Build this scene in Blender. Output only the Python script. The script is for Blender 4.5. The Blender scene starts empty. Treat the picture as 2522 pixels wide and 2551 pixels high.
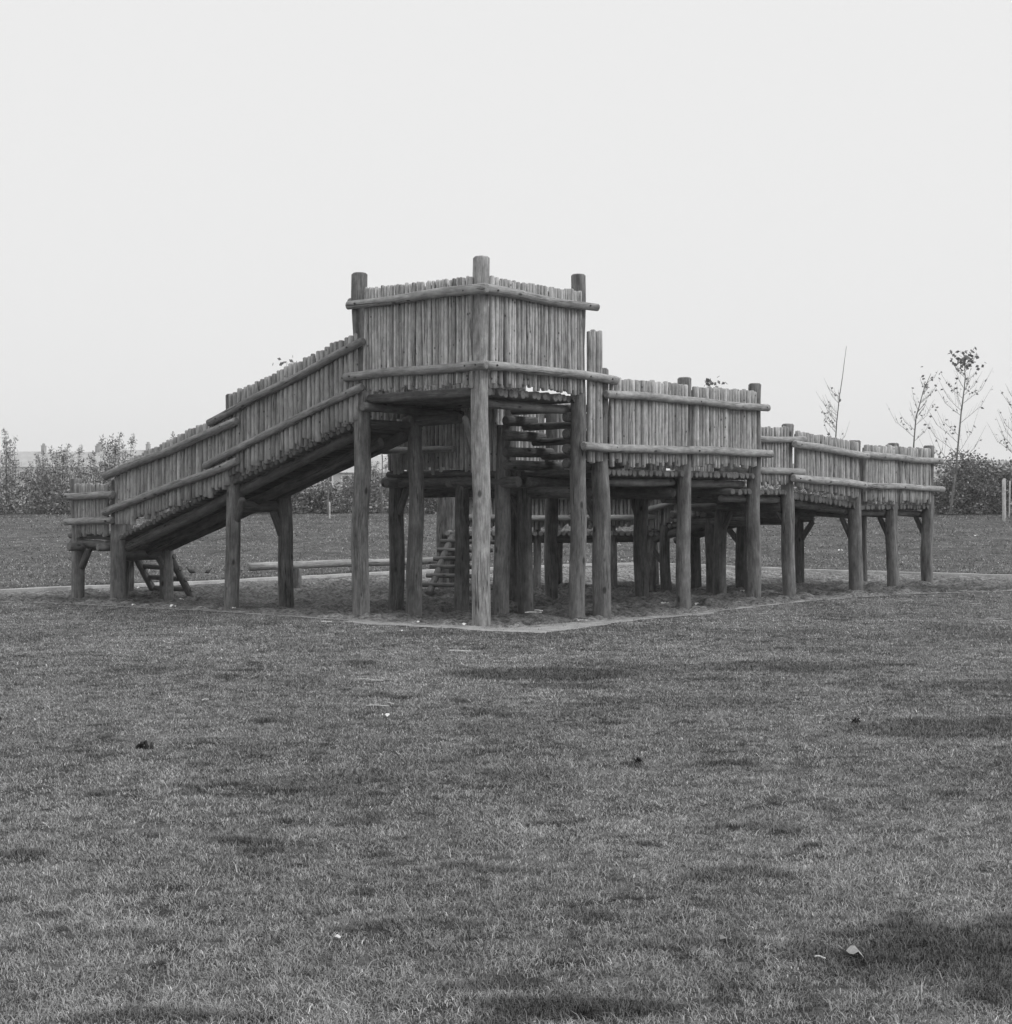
import bpy, math, random
import numpy as np
from mathutils import Vector, Matrix
R = math.radians
random.seed(7); rng = np.random.default_rng(7)
scene = bpy.context.scene
COL = scene.collection

# ------------------------------------------------------------------ camera
cam_d = bpy.data.cameras.new("camera"); cam = bpy.data.objects.new("camera", cam_d); COL.objects.link(cam)
cam.location = (0, 0, 1.5); cam.rotation_euler = (R(90), 0, 0)
cam_d.sensor_fit = 'HORIZONTAL'; cam_d.sensor_width = 36; cam_d.lens = 36 * 3600 / 2522
cam_d.shift_y = -25.5 / 2522; cam_d.clip_start = .05; cam_d.clip_end = 6000
scene.camera = cam

# ------------------------------------------------------------------ world and sun (overcast, black and white film)
SUN_EL, SUN_AZ = 40, 75            # azimuth measured from +Y towards +X is 90 for +X
sdir = Vector((math.cos(R(SUN_EL)) * math.sin(R(180 - SUN_AZ)), math.cos(R(SUN_EL)) * math.cos(R(180 - SUN_AZ)), math.sin(R(SUN_EL))))
world = bpy.data.worlds.new("World"); scene.world = world; world.use_nodes = True
wn = world.node_tree; wn.nodes.clear()
sky = wn.nodes.new('ShaderNodeTexSky'); sky.sky_type = 'NISHITA'; sky.sun_disc = False
sky.sun_elevation = R(SUN_EL); sky.sun_rotation = R(180 - SUN_AZ); sky.dust_density = 6; sky.air_density = 1.0
bw = wn.nodes.new('ShaderNodeRGBToBW'); wn.links.new(sky.outputs[0], bw.inputs[0])
cloud = wn.nodes.new('ShaderNodeMix'); cloud.data_type = 'FLOAT'
cloud.inputs[0].default_value = .93            # a closed, even cloud cover over the clear sky
wn.links.new(bw.outputs[0], cloud.inputs[2])
wtc = wn.nodes.new('ShaderNodeTexCoord'); wsep = wn.nodes.new('ShaderNodeSeparateXYZ'); wn.links.new(wtc.outputs['Generated'], wsep.inputs[0])
wmr = wn.nodes.new('ShaderNodeMapRange'); wmr.interpolation_type = 'SMOOTHSTEP'; wn.links.new(wsep.outputs['Z'], wmr.inputs[0])   # overcast: brighter towards the zenith
for i_, v_ in enumerate((.36, .95, 9.0, 16.0)): wmr.inputs[i_ + 1].default_value = v_
wn.links.new(wmr.outputs[0], cloud.inputs[3])
bg = wn.nodes.new('ShaderNodeBackground'); bg.inputs[1].default_value = .1
wn.links.new(cloud.outputs[0], bg.inputs[0])
wo = wn.nodes.new('ShaderNodeOutputWorld'); wn.links.new(bg.outputs[0], wo.inputs[0])
sl = bpy.data.lights.new("sun", 'SUN'); sl.energy = 1.35; sl.angle = R(14); sl.color = (1, 1, 1)
so = bpy.data.objects.new("sun", sl); COL.objects.link(so)
so.rotation_euler = sdir.to_track_quat('Z', 'Y').to_euler(); so.location = sdir * 50
scene.view_settings.view_transform = 'Standard'; scene.view_settings.look = 'None'
scene.view_settings.gamma = 1; scene.view_settings.exposure = 0

# ------------------------------------------------------------------ material helpers
def g3(v): return (v, v, v, 1)
class NT:
    def __init__(s, name):
        s.m = bpy.data.materials.new(name); s.m.use_nodes = True; s.t = s.m.node_tree
        s.b = s.t.nodes['Principled BSDF']; s.b.inputs['Specular IOR Level'].default_value = .2
        s.b.inputs['Roughness'].default_value = .85
    def n(s, ty, **kw):
        o = s.t.nodes.new(ty)
        for k, v in kw.items(): setattr(o, k, v)
        return o
    def l(s, a, b): s.t.links.new(a, b)
    def val(s, x):
        return x
    def math(s, op, a, b=None, c=None, clamp=False):
        o = s.n('ShaderNodeMath', operation=op); o.use_clamp = clamp
        for i, v in enumerate((a, b, c)):
            if v is None: continue
            if isinstance(v, (int, float)): o.inputs[i].default_value = v
            else: s.l(v, o.inputs[i])
        return o.outputs[0]
    def noise(s, vec, scale, detail=4, rough=.55, mapscale=None, loc=None, dist=0):
        if mapscale or loc:
            mp = s.n('ShaderNodeMapping'); s.l(vec, mp.inputs[0])
            if mapscale: mp.inputs['Scale'].default_value = mapscale
            if loc: mp.inputs['Location'].default_value = loc
            vec = mp.outputs[0]
        o = s.n('ShaderNodeTexNoise'); s.l(vec, o.inputs['Vector']); o.inputs['Scale'].default_value = scale
        o.inputs['Detail'].default_value = detail; o.inputs['Roughness'].default_value = rough
        o.inputs['Distortion'].default_value = dist
        return o.outputs[0]
    def rng(s, v, a, b, c, d, smooth=False):
        o = s.n('ShaderNodeMapRange'); o.clamp = True
        if smooth: o.interpolation_type = 'SMOOTHSTEP'
        s.l(v, o.inputs[0])
        for i, x in enumerate((a, b, c, d)): o.inputs[i + 1].default_value = x
        return o.outputs[0]
    def attr(s, name):
        o = s.n('ShaderNodeAttribute'); o.attribute_name = name; return o.outputs['Fac']
    def color(s, v): s.l(v, s.b.inputs['Base Color'])
    def bump(s, v, strength, dist):
        o = s.n('ShaderNodeBump'); o.inputs['Strength'].default_value = strength; o.inputs['Distance'].default_value = dist
        s.l(v, o.inputs['Height']); s.l(o.outputs[0], s.b.inputs['Normal'])

def wood(name, base, fine=1.0, weather=.35, cracks=True, fc=.34, kn_s=(6.5, 3.2, 1)):
    w = NT(name); uv = w.n('ShaderNodeUVMap').outputs[0]
    fib = w.noise(uv, 1, 5, .6, (90 * fine, 4, 1))
    pat = w.noise(uv, 1, 4, .6, (9, 1.6, 1), (3, 7, 0))
    blot = w.noise(uv, 1, 5, .7, (16, 7, 1), (11, 2, 0))
    v = w.math('MULTIPLY', w.rng(fib, .28, .72, 1 - fc, 1 + fc * .85), w.rng(pat, .3, .7, 1 - weather, 1 + weather * .8))
    v = w.math('MULTIPLY', v, w.rng(blot, .3, .72, 1.25, .62))
    # knots
    mp = w.n('ShaderNodeMapping'); mp.inputs['Scale'].default_value = kn_s; w.l(uv, mp.inputs[0])
    vo = w.n('ShaderNodeTexVoronoi'); w.l(mp.outputs[0], vo.inputs['Vector']); vo.inputs['Scale'].default_value = 1
    sep = w.n('ShaderNodeSeparateColor'); w.l(vo.outputs['Color'], sep.inputs[0])
    kn = w.math('MULTIPLY', w.rng(vo.outputs['Distance'], .07, .18, 1, 0, True), w.math('GREATER_THAN', sep.outputs[0], .55))
    v = w.math('MULTIPLY', v, w.math('SUBTRACT', 1, w.math('MULTIPLY', kn, .72)))
    h = fib
    if cracks:
        cr = w.noise(uv, 1, 2, .5, (26, .9, 1), (5, 1, 0), .3)
        c = w.rng(w.math('ABSOLUTE', w.math('SUBTRACT', cr, .5)), .006, .028, 1, 0)
        gate = w.rng(w.noise(uv, 1, 2, .5, (5, .8, 1), (1, 9, 0)), .5, .6, 0, 1)
        c = w.math('MULTIPLY', c, gate)
        v = w.math('MULTIPLY', v, w.math('SUBTRACT', 1, w.math('MULTIPLY', c, .75)))
        h = w.math('SUBTRACT', h, w.math('MULTIPLY', c, 1.5))
    v = w.math('MULTIPLY', v, w.math('MULTIPLY', w.attr('tone'), base))
    w.color(v); w.bump(h, .6, .006)
    return w.m
def endgrain(name, base):
    w = NT(name); uv = w.n('ShaderNodeUVMap').outputs[0]
    wv = w.n('ShaderNodeTexWave', wave_type='RINGS', rings_direction='SPHERICAL'); wv.inputs['Scale'].default_value = 40
    wv.inputs['Distortion'].default_value = 1.5; w.l(uv, wv.inputs[0])
    n = w.noise(uv, 30, 4, .6)
    v = w.math('MULTIPLY', w.rng(wv.outputs['Fac'], 0, 1, .8, 1.08), w.rng(n, .3, .7, .7, 1.2))
    w.color(w.math('MULTIPLY', v, w.math('MULTIPLY', w.attr('tone'), base))); w.bump(n, .4, .004)
    return w.m
M_POST = wood('weathered_post_wood', .17, .8, .5, True, .4, (5, 2.6, 1)); M_RAIL = wood('weathered_rail_wood', .31, 1, .3)
M_PAL = wood('paling_wood', .375, 1.2, .3, True, .2, (12, 8, 1)); M_DECK = wood('deck_log_wood', .115)
M_END = endgrain('log_end_grain', .15); M_ENDP = endgrain('pale_end_grain', .27)

def simple(name, v, rough=.85, var=.2, scale=3, spec=.2):
    w = NT(name); tc = w.n('ShaderNodeTexCoord').outputs['Object']
    n = w.noise(tc, scale, 5, .6); w.color(w.rng(n, .3, .7, v * (1 - var), v * (1 + var)))
    w.b.inputs['Roughness'].default_value = rough; w.b.inputs['Specular IOR Level'].default_value = spec
    return w.m
M_IRON = simple('dark_iron', .03, .6, .3, 40, .4)
M_PAPER = simple('white_paper', .72, .7, .12, 30); M_LEAF = simple('dry_leaf', .26, .7, .25, 60)
M_STRAW = simple('pale_straw', .55, .7, .2, 60); M_CLOD = simple('dark_clod', .025, .9, .4, 30)
M_STAKE = simple('pale_stake_wood', .5, .8, .25, 9); M_BARK = simple('sapling_bark', .16, .9, .3, 6)
M_BIRD = simple('bird_plumage', .06, .7, .5, 18); M_BIRDL = simple('bird_leg_skin', .12)

# ------------------------------------------------------------------ mesh builder
class MB:
    def __init__(s): s.v = []; s.f = []; s.uv = []; s.tone = []; s.mi = []
    def face(s, idx, uvs, tone, mi=0): s.f.append(idx); s.uv += uvs; s.tone += [tone] * len(idx); s.mi.append(mi)
    def log(s, p0, p1, r0, r1=None, n=10, rings=6, wob=.006, tone=None, cham=.012, lump=.03, oval=0, bend=None, dep=None):
        p0 = Vector(p0); p1 = Vector(p1); r1 = r0 if r1 is None else r1
        L = (p1 - p0).length; d = (p1 - p0) / L
        a = d.orthogonal().normalized(); b = d.cross(a)
        if abs(d.z) < .9: a = Vector((0, 0, 1)).cross(d).normalized(); b = d.cross(a)
        tone = random.uniform(.85, 1.15) if tone is None else tone
        ou, ov = random.uniform(0, 90), random.uniform(0, 90)
        ph = [random.uniform(0, 6.28) for _ in range(6)]
        lumps = [[random.gauss(0, lump) for _ in range(n)] for _ in range(3)]
        ts = [0] + [cham / L] + [(i + 1) / (rings + 1) for i in range(rings)] + [1 - cham / L] + [1]
        off = len(s.v); K = len(ts)
        for k, t in enumerate(ts):
            r = r0 + (r1 - r0) * t
            if k == 0 or k == K - 1: r -= min(cham, r * .35)
            wv = wob * (math.sin(ph[0] + t * L * 1.7) + .5 * math.sin(ph[1] + t * L * 4.1)); ww = wob * (math.sin(ph[2] + t * L * 1.5) + .5 * math.sin(ph[3] + t * L * 3.7))
            c = p0 + d * (L * t) + a * wv + b * ww
            if bend: c = c + Vector(bend) * (4 * t * (1 - t))
            q = t * 2; i0 = min(int(q), 1); fr = q - i0
            for j in range(n):
                th = 2 * math.pi * j / n
                rr = r * (1 + lumps[i0][j] * (1 - fr) + lumps[i0 + 1][j] * fr + oval * math.cos(2 * th + ph[4]) + .25 * lump * math.sin(ph[5] + t * L * 9 + th))
                of = a * (rr * math.cos(th)) + b * (rr * math.sin(th))
                if dep is not None: of = of + dep[0] * (of.dot(dep[0]) * (dep[1] - 1))
                s.v.append(tuple(c + of))
        cir = 2 * math.pi * max(r0, r1)
        for k in range(K - 1):
            for j in range(n):
                j2 = (j + 1) % n
                s.face((off + k * n + j, off + k * n + j2, off + (k + 1) * n + j2, off + (k + 1) * n + j),
                       [(ou + cir * j / n, ov + L * ts[k]), (ou + cir * (j + 1) / n, ov + L * ts[k]), (ou + cir * (j + 1) / n, ov + L * ts[k + 1]), (ou + cir * j / n, ov + L * ts[k + 1])], tone)
        for base, rr, rev in ((off, r0, True), (off + (K - 1) * n, r1, False)):
            idx = [base + j for j in range(n)]; uvs = [(rr * math.cos(2 * math.pi * j / n), rr * math.sin(2 * math.pi * j / n)) for j in range(n)]
            if rev: idx.reverse(); uvs.reverse()
            s.face(tuple(idx), uvs, tone, 1)
    def box(s, c, sx, sy, sz, ax=(1, 0, 0), ay=(0, 1, 0), tone=1, mi=0):
        c = Vector(c); ax = Vector(ax).normalized(); ay = Vector(ay).normalized(); az = ax.cross(ay)
        off = len(s.v)
        for i in (-1, 1):
            for j in (-1, 1):
                for k in (-1, 1): s.v.append(tuple(c + ax * (i * sx / 2) + ay * (j * sy / 2) + az * (k * sz / 2)))
        for q in ((0, 1, 3, 2), (4, 6, 7, 5), (0, 4, 5, 1), (2, 3, 7, 6), (0, 2, 6, 4), (1, 5, 7, 3)):
            s.face(tuple(off + x for x in q), [(0, 0), (sx, 0), (sx, sz), (0, sz)], tone, mi)
    def poly(s, pts, tone=1, mi=0):
        off = len(s.v); s.v += [tuple(p) for p in pts]
        s.face(tuple(range(off, off + len(pts))), [(p[0], p[1]) for p in pts], tone, mi)
    def build(s, name, mats, parent=None, smooth=True, org=None):
        me = bpy.data.meshes.new(name)
        o3 = Vector(org) if org is not None else Vector((0, 0, 0))
        vs = s.v if org is None else [tuple(Vector(p) - o3) for p in s.v]
        me.from_pydata(vs, [], s.f)
        me.uv_layers.new(name='UVMap').data.foreach_set('uv', [x for p in s.uv for x in p])
        me.attributes.new('tone', 'FLOAT', 'CORNER').data.foreach_set('value', s.tone)
        for m in (mats if isinstance(mats, (list, tuple)) else [mats]): me.materials.append(m)
        me.polygons.foreach_set('material_index', s.mi)
        me.polygons.foreach_set('use_smooth', [smooth and m == 0 for m in s.mi])
        me.update()
        ob = bpy.data.objects.new(name, me); COL.objects.link(ob)
        if parent: ob.parent = parent
        ob.location = o3
        return ob
def tag(o, label=None, cat=None, group=None, kind=None):
    if label: o['label'] = label
    if cat: o['category'] = cat
    if group: o['group'] = group
    if kind: o['kind'] = kind
    return o
def empty(name, loc, label, cat, group=None):
    o = bpy.data.objects.new(name, None); COL.objects.link(o); o.location = loc; o.empty_display_size = .2
    return tag(o, label, cat, group)
def plab(o, text): o['label'] = text; return o

# ------------------------------------------------------------------ numpy noise
def _hash(ix, iy, s):
    h = (ix.astype(np.int64) * 374761393 + iy.astype(np.int64) * 668265263 + s * 974711) & 0x7fffffff
    h = ((h ^ (h >> 13)) * 1274126177) & 0x7fffffff
    return ((h ^ (h >> 16)) & 0xffff) / 65535.
def vnoise(x, y, s=0):
    ix = np.floor(x); iy = np.floor(y); fx = x - ix; fy = y - iy
    fx = fx * fx * (3 - 2 * fx); fy = fy * fy * (3 - 2 * fy)
    a = _hash(ix, iy, s); b = _hash(ix + 1, iy, s); c = _hash(ix, iy + 1, s); d = _hash(ix + 1, iy + 1, s)
    return (a * (1 - fx) + b * fx) * (1 - fy) + (c * (1 - fx) + d * fx) * fy
def fbm(x, y, o=4, s=0):
    t = 0; a = 1; n = 0
    for i in range(o):
        t = t + a * vnoise(x * 2 ** i + 17.3 * i, y * 2 ** i + 5.1 * i, s + i); n += a; a *= .55
    return t / n
def sstep(a, b, x):
    t = np.clip((x - a) / (b - a), 0, 1); return t * t * (3 - 2 * t)

# ------------------------------------------------------------------ terrain
PIT = [(.12, 17.15), (1.06, 18.25), (2.38, 19.6), (3.4, 20.8), (4.58, 22.2), (6.4, 23.8), (9, 24.9), (12, 25.6), (15, 26.2), (15.2, 28.0), (10.3, 29.7), (7.3, 31.5), (5.2, 33.7), (3.5, 35.6),
       (1.2, 34.4), (-1.45, 32.2), (-3.3, 30.0), (-5.3, 27.7), (-8.6, 24.6), (-10.5, 22.9), (-9.3, 22.3), (-7.3, 22.0), (-5.8, 21.2), (-3.9, 20.1), (-2.2, 18.75), (-1.0, 17.75)]
PN = np.array(PIT)
def edge_w(x, y):
    return np.maximum(.03, .20 + .42 * np.exp(-((x - .3) / .95) ** 2) + .55 * (fbm(x * 2.2, y * 2.2, 4, 71) - .5) - .45 * sstep(2.2, 4.6, x) - .35 * sstep(-1.8, -3.2, x)) * (y < 26)
def pit_sd(x, y):
    """signed distance to the pit outline, positive inside"""
    x = np.asarray(x, float); y = np.asarray(y, float)
    dmin = np.full(x.shape, 1e9); ins = np.zeros(x.shape, bool)
    for i in range(len(PN)):
        ax, ay = PN[i]; bx, by = PN[(i + 1) % len(PN)]
        ex, ey = bx - ax, by - ay; t = np.clip(((x - ax) * ex + (y - ay) * ey) / (ex * ex + ey * ey), 0, 1)
        dmin = np.minimum(dmin, np.hypot(x - ax - t * ex, y - ay - t * ey))
        c = ((ay > y) != (by > y)) & (x < (bx - ax) * (y - ay) / (by - ay + 1e-12) + ax); ins ^= c
    return np.where(ins, dmin, -dmin)
def lawn_z(x, y):
    z = -.04 * sstep(15, 20, y)
    t = np.clip((y - 38) / 3, 0, 1)
    bank = .0515 * (np.maximum(y - 39.5, 0) * t)
    bank = np.where(y > 60, .0515 * 20.5 + .02 * (1 - np.exp(-(y - 60) / 3)), bank)
    z = z + bank
    z = z + .018 * (fbm(x * .5, y * .5, 3, 3) - .5) * sstep(3, 8, y) + (fbm(x * .09, y * .09, 2, 9) - .5) * .10 * sstep(30, 45, y) + (fbm(x * .9, y * .9, 3, 12) - .5) * .12 * sstep(36, 44, y)
    return z
def soil_z(x, y):
    d = pit_sd(x, y)
    base = lawn_z(x, y) - .045 * sstep(0, .6, d) - .05 * sstep(1, 3, d)
    n = fbm(x * 2.2, y * 2.2, 4, 21) - .5; n2 = fbm(x * 7, y * 7, 3, 31) - .5
    return base + sstep(.0, .7, d) * (n * .22 + n2 * .14 - .10 * np.abs(fbm(x * 4.3 + 9, y * 4.3, 3, 33) - .5)) + .008

# patches of lush dark grass: cx, cy, rx, ry, strength
PATCH = [(1.56, 4.76, .54, .42, 1), (1.75, 5.02, .25, .2, .9), (2.1, 4.6, .5, .5, 1), (.22, 4.27, .34, .10, 1), (-.05, 4.47, .2, .06, .7), (-.98, 4.2, .3, .07, .6), (.93, 5.8, .26, .16, .6), (1.25, 6.6, .16, .16, .55),
         (.30, 12.5, .95, .55, 1), (.45, 11.7, .5, .2, .7), (1.3, 13.1, .5, .35, .5), (2.5, 13.1, .9, .5, .7), (3.2, 9.6, 1.1, .5, .75), (4.2, 11.8, 1.1, .35, .6), (.93, 10.9, .28, .14, .7), (1.4, 10.5, .2, .1, .4),
         (-2.4, 12.35, .13, .22, 1), (-1.6, 9.85, .15, .12, .9), (-1.35, 13.4, .17, .25, .9), (-3.6, 9.9, .2, .12, .7), (-1.15, 6.35, .17, .07, .9), (-1.05, 6.2, .1, .05, .9), (-.05, 8.7, .1, .1, .8), (.72, 8.25, .08, .08, .9), (1.3, 8.25, .2, .09, .9),
         (-2.55, 8.65, .1, .06, .9), (-2.05, 6.1, .12, .1, .9), (-1.9, 12.2, .5, .2, .35), (-3.2, 12.9, .4, .25, .4), (.1, 7.9, .16, .1, .6), (1.9, 7.2, .2, .1, .45), (-.3, 5.1, .25, .08, .6), (-1.3, 5.0, .2, .06, .5), (.6, 4.9, .3, .07, .5),
         (-5.0, 19.0, 1.2, .5, .4), (-.9, 16.5, .6, .5, .55), (.5, 16.2, .9, .4, .45), (1.8, 17.3, .8, .4, .4), (-3.5, 18.2, .8, .5, .5), (3.0, 16.8, .9, .4, .4), (5.0, 19.5, 1.0, .6, .4), (5.2, 16.2, 1.4, .5, .45), (-2.6, 15.6, .8, .3, .3), (3.4, 14.6, 1.0, .3, .35)]
def lush(x, y):
    wx = x + .25 * (fbm(x * 3, y * 3, 3, 51) - .5) * 2; wy = y + .25 * (fbm(x * 3 + 40, y * 3, 3, 52) - .5) * 2
    k = np.zeros_like(x)
    for cx, cy, rx, ry, st in PATCH:
        sc = min(1, rx * 2, ry * 3.2)
        d = np.hypot((x + (wx - x) * sc - cx) / rx, (y + (wy - y) * sc - cy) / ry)
        k = np.maximum(k, st * (1 - sstep(.65, 1.2, d)))
    rnd = fbm(x * 1.3, y * 1.1, 3, 77)
    tuft = fbm(x * 3.2, y * 4.6, 2, 88)
    return np.maximum(np.maximum(k, .35 * sstep(.66, .76, rnd)), .8 * sstep(.765, .83, tuft) * (y < 24))
def turf_tone(x, y):
    k = lush(x, y)
    t = (1 + .5 * (fbm(x * 1.1, y * .8, 3, 61) - .5) + .55 * (fbm(x * 7, y * 5, 3, 62) - .5) + .75 * (fbm(x * 26, y * 18, 2, 63) - .5) * (y < 24))
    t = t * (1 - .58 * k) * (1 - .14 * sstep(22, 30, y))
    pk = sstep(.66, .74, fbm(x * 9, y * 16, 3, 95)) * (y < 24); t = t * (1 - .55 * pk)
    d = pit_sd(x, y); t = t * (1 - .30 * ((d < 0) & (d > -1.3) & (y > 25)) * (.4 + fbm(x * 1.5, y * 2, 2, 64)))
    return t

def grid_mesh(name, xs, ys, zf, attrs, mats, keep=None):
    X, Y = np.meshgrid(xs, ys); Z = zf(X, Y); nx, ny = len(xs), len(ys)
    V = np.stack([X, Y, Z], -1).reshape(-1, 3)
    i = np.arange(nx - 1)[None, :] + np.arange(ny - 1)[:, None] * nx
    F = np.stack([i, i + 1, i + 1 + nx, i + nx], -1).reshape(-1, 4)
    if keep is not None:
        cx = V[F, 0].mean(1); cy = V[F, 1].mean(1); F = F[keep(cx, cy)]
        used, inv = np.unique(F, return_inverse=True); V = V[used]; F = inv.reshape(-1, 4)
    me = bpy.data.meshes.new(name)
    me.vertices.add(len(V)); me.vertices.foreach_set('co', V.astype(np.float32).ravel())
    me.loops.add(F.size); me.loops.foreach_set('vertex_index', F.astype(np.int32).ravel())
    me.polygons.add(len(F)); me.polygons.foreach_set('loop_start', np.arange(0, F.size, 4, dtype=np.int32)); me.polygons.foreach_set('loop_total', np.full(len(F), 4, np.int32))
    me.polygons.foreach_set('use_smooth', np.ones(len(F), bool))
    for k, fn in attrs.items(): me.attributes.new(k, 'FLOAT', 'POINT').data.foreach_set('value', fn(V[:, 0], V[:, 1]).astype(np.float32))
    me.materials.append(mats); me.update(calc_edges=True); me.validate()
    o = bpy.data.objects.new(name, me); COL.objects.link(o); return o
def geo(a, b, n): return list(np.geomspace(a, b, n))
xs = np.array([-x for x in reversed(geo(13, 430, 26))] + list(np.arange(-12.9, 16, .09)) + geo(16.1, 430, 26))
ys = np.array([-430, -200, -80, -20, -5, 0, 1.5, 2.5] + list(np.arange(3, 14, .07)) + list(np.arange(14, 37, .12)) + list(np.arange(37, 64, .22)) + geo(64.5, 430, 24))
gm = NT('turf_ground'); tc = gm.n('ShaderNodeTexCoord').outputs['Object']
n1 = gm.noise(tc, 55, 6, .7); n2 = gm.noise(tc, 1, 5, .65, (2.2, 3.5, 1)); n3 = gm.noise(tc, 9, 5, .65); n4 = gm.noise(tc, 1, 5, .6, (.25, 1.3, 1), (5, 2, 0))
v = gm.math('MULTIPLY', gm.rng(n1, .3, .7, .55, 1.45), gm.rng(n2, .38, .62, .82, 1.2)); v = gm.math('MULTIPLY', v, gm.rng(n3, .36, .64, .7, 1.35))
n5 = gm.noise(tc, 1, 6, .75, (2.5, 4.5, 1), (1, 8, 0)); v = gm.math('MULTIPLY', v, gm.rng(n4, .36, .64, .85, 1.15)); v = gm.math('MULTIPLY', v, gm.rng(n5, .38, .62, .68, 1.36))
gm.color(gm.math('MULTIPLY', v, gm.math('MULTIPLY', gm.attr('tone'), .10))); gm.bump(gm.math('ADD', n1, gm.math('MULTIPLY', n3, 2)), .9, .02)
gm.b.inputs['Specular IOR Level'].default_value = .05
def ground_z(x, y):
    d = pit_sd(x, y); return lawn_z(x, y) - .30 * sstep(.10, .5, d) + 0 * x
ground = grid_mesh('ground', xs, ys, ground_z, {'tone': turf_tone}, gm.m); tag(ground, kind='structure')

sm = NT('bare_soil'); tc = sm.n('ShaderNodeTexCoord').outputs['Object']
s1 = sm.noise(tc, 14, 7, .7); s2 = sm.noise(tc, 1.2, 5, .6); s3 = sm.noise(tc, 60, 4, .7)
v = sm.math('MULTIPLY', sm.rng(s1, .38, .62, .35, 1.6), sm.rng(s2, .3, .7, .75, 1.25)); v = sm.math('MULTIPLY', v, sm.rng(s3, .3, .7, .75, 1.25))
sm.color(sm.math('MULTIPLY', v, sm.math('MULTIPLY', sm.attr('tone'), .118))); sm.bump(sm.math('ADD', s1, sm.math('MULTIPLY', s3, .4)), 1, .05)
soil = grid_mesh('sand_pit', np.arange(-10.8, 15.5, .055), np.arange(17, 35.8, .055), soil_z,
                 {'tone': lambda x, y: (.82 + .9 * (fbm(x * .8, y * .8, 3, 91) - .5) + .95 * sstep(26, 30, y) + 1.1 * (1 - sstep(.2, 1.6, pit_sd(x, y))) * (y < 26))}, sm.m,  # paler front edge and back; shade under the decks painted into the tone
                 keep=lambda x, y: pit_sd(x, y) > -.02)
tag(soil, kind='structure')

# kerb strips along the pit outline
km = NT('pale_concrete_kerb'); tc = km.n('ShaderNodeTexCoord').outputs['Object']
k1 = km.noise(tc, 4, 6, .7); k2 = km.noise(tc, 40, 4, .7)
km.color(km.math('MULTIPLY', km.rng(k1, .3, .7, .24, .42), km.rng(k2, .3, .7, .8, 1.2))); km.bump(k2, .5, .01)
def kerb(pts, w0, up, drop=.2, cover=0):
    mb = MB(); P = []
    for a, b in zip(pts[:-1], pts[1:]):
        L = math.dist(a, b); n = max(1, int(L / .12))
        for i in range(n): P.append((a[0] + (b[0] - a[0]) * i / n, a[1] + (b[1] - a[1]) * i / n))
    P.append(pts[-1]); Q = []
    for i, (x, y) in enumerate(P):
        a = P[max(i - 3, 0)]; b = P[min(i + 3, len(P) - 1)]
        d = Vector((b[0] - a[0], b[1] - a[1], 0)).normalized(); nn = Vector((-d.y, d.x, 0))
        c = fbm(np.array([x * 2.]), np.array([y * 2.]), 3, 44)[0]
        w = w0 * (.75 + .6 * c); z = float(lawn_z(np.array([x]), np.array([y]))[0]) + up + .012 * (c - .5) - cover * max(0, fbm(np.array([x * .7]), np.array([y * .7]), 2, 45)[0] - .5)
        row = [Vector((x, y, z - drop)) - nn * w / 2, Vector((x, y, z)) - nn * w / 2, Vector((x, y, z + .006)), Vector((x, y, z)) + nn * w / 2, Vector((x, y, z - drop)) + nn * w / 2]
        Q.append(row)
    for r in Q: mb.v += [tuple(p) for p in r]
    for i in range(len(Q) - 1):
        for j in range(4): mb.face((i * 5 + j, (i + 1) * 5 + j, (i + 1) * 5 + j + 1, i * 5 + j + 1), [(0, 0)] * 4, 1)
    return mb
far = [PIT[i] for i in (18, 17, 16, 15, 14, 13, 12, 11, 10, 9)]
far = [(-14.5, 19.2), (-10.2, 23.1)] + far
tag(kerb(far, .30, .045).build('kerb_strip', km.m), kind='structure')
# worn sandy earth at the near corner
def spill(x, y): return lawn_z(x, y) + .007 + .006 * (fbm(x * 5, y * 5, 3, 14) - .5)
wm = NT('worn_sandy_earth'); tc = wm.n('ShaderNodeTexCoord').outputs['Object']
w1 = wm.noise(tc, 6, 6, .7); w2 = wm.noise(tc, 70, 4, .7)
wm.color(wm.math('MULTIPLY', wm.rng(w1, .35, .65, .2, .36), wm.rng(w2, .3, .7, .75, 1.25))); wm.bump(w2, .6, .01)
def near_keep(x, y):
    d = pit_sd(x, y); e = edge_w(x, y)
    return (d > -e) & (d < .10 + .2 * (fbm(x * 4, y * 4, 3, 73) - .5)) & (y < 24 - .0 * x) & (x > -3.6) & (x < 5.1)
tag(grid_mesh('earth_path', np.arange(-3.7, 5.2, .03), np.arange(16.2, 23, .03), spill, {}, wm.m, keep=near_keep), kind='structure')

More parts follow.
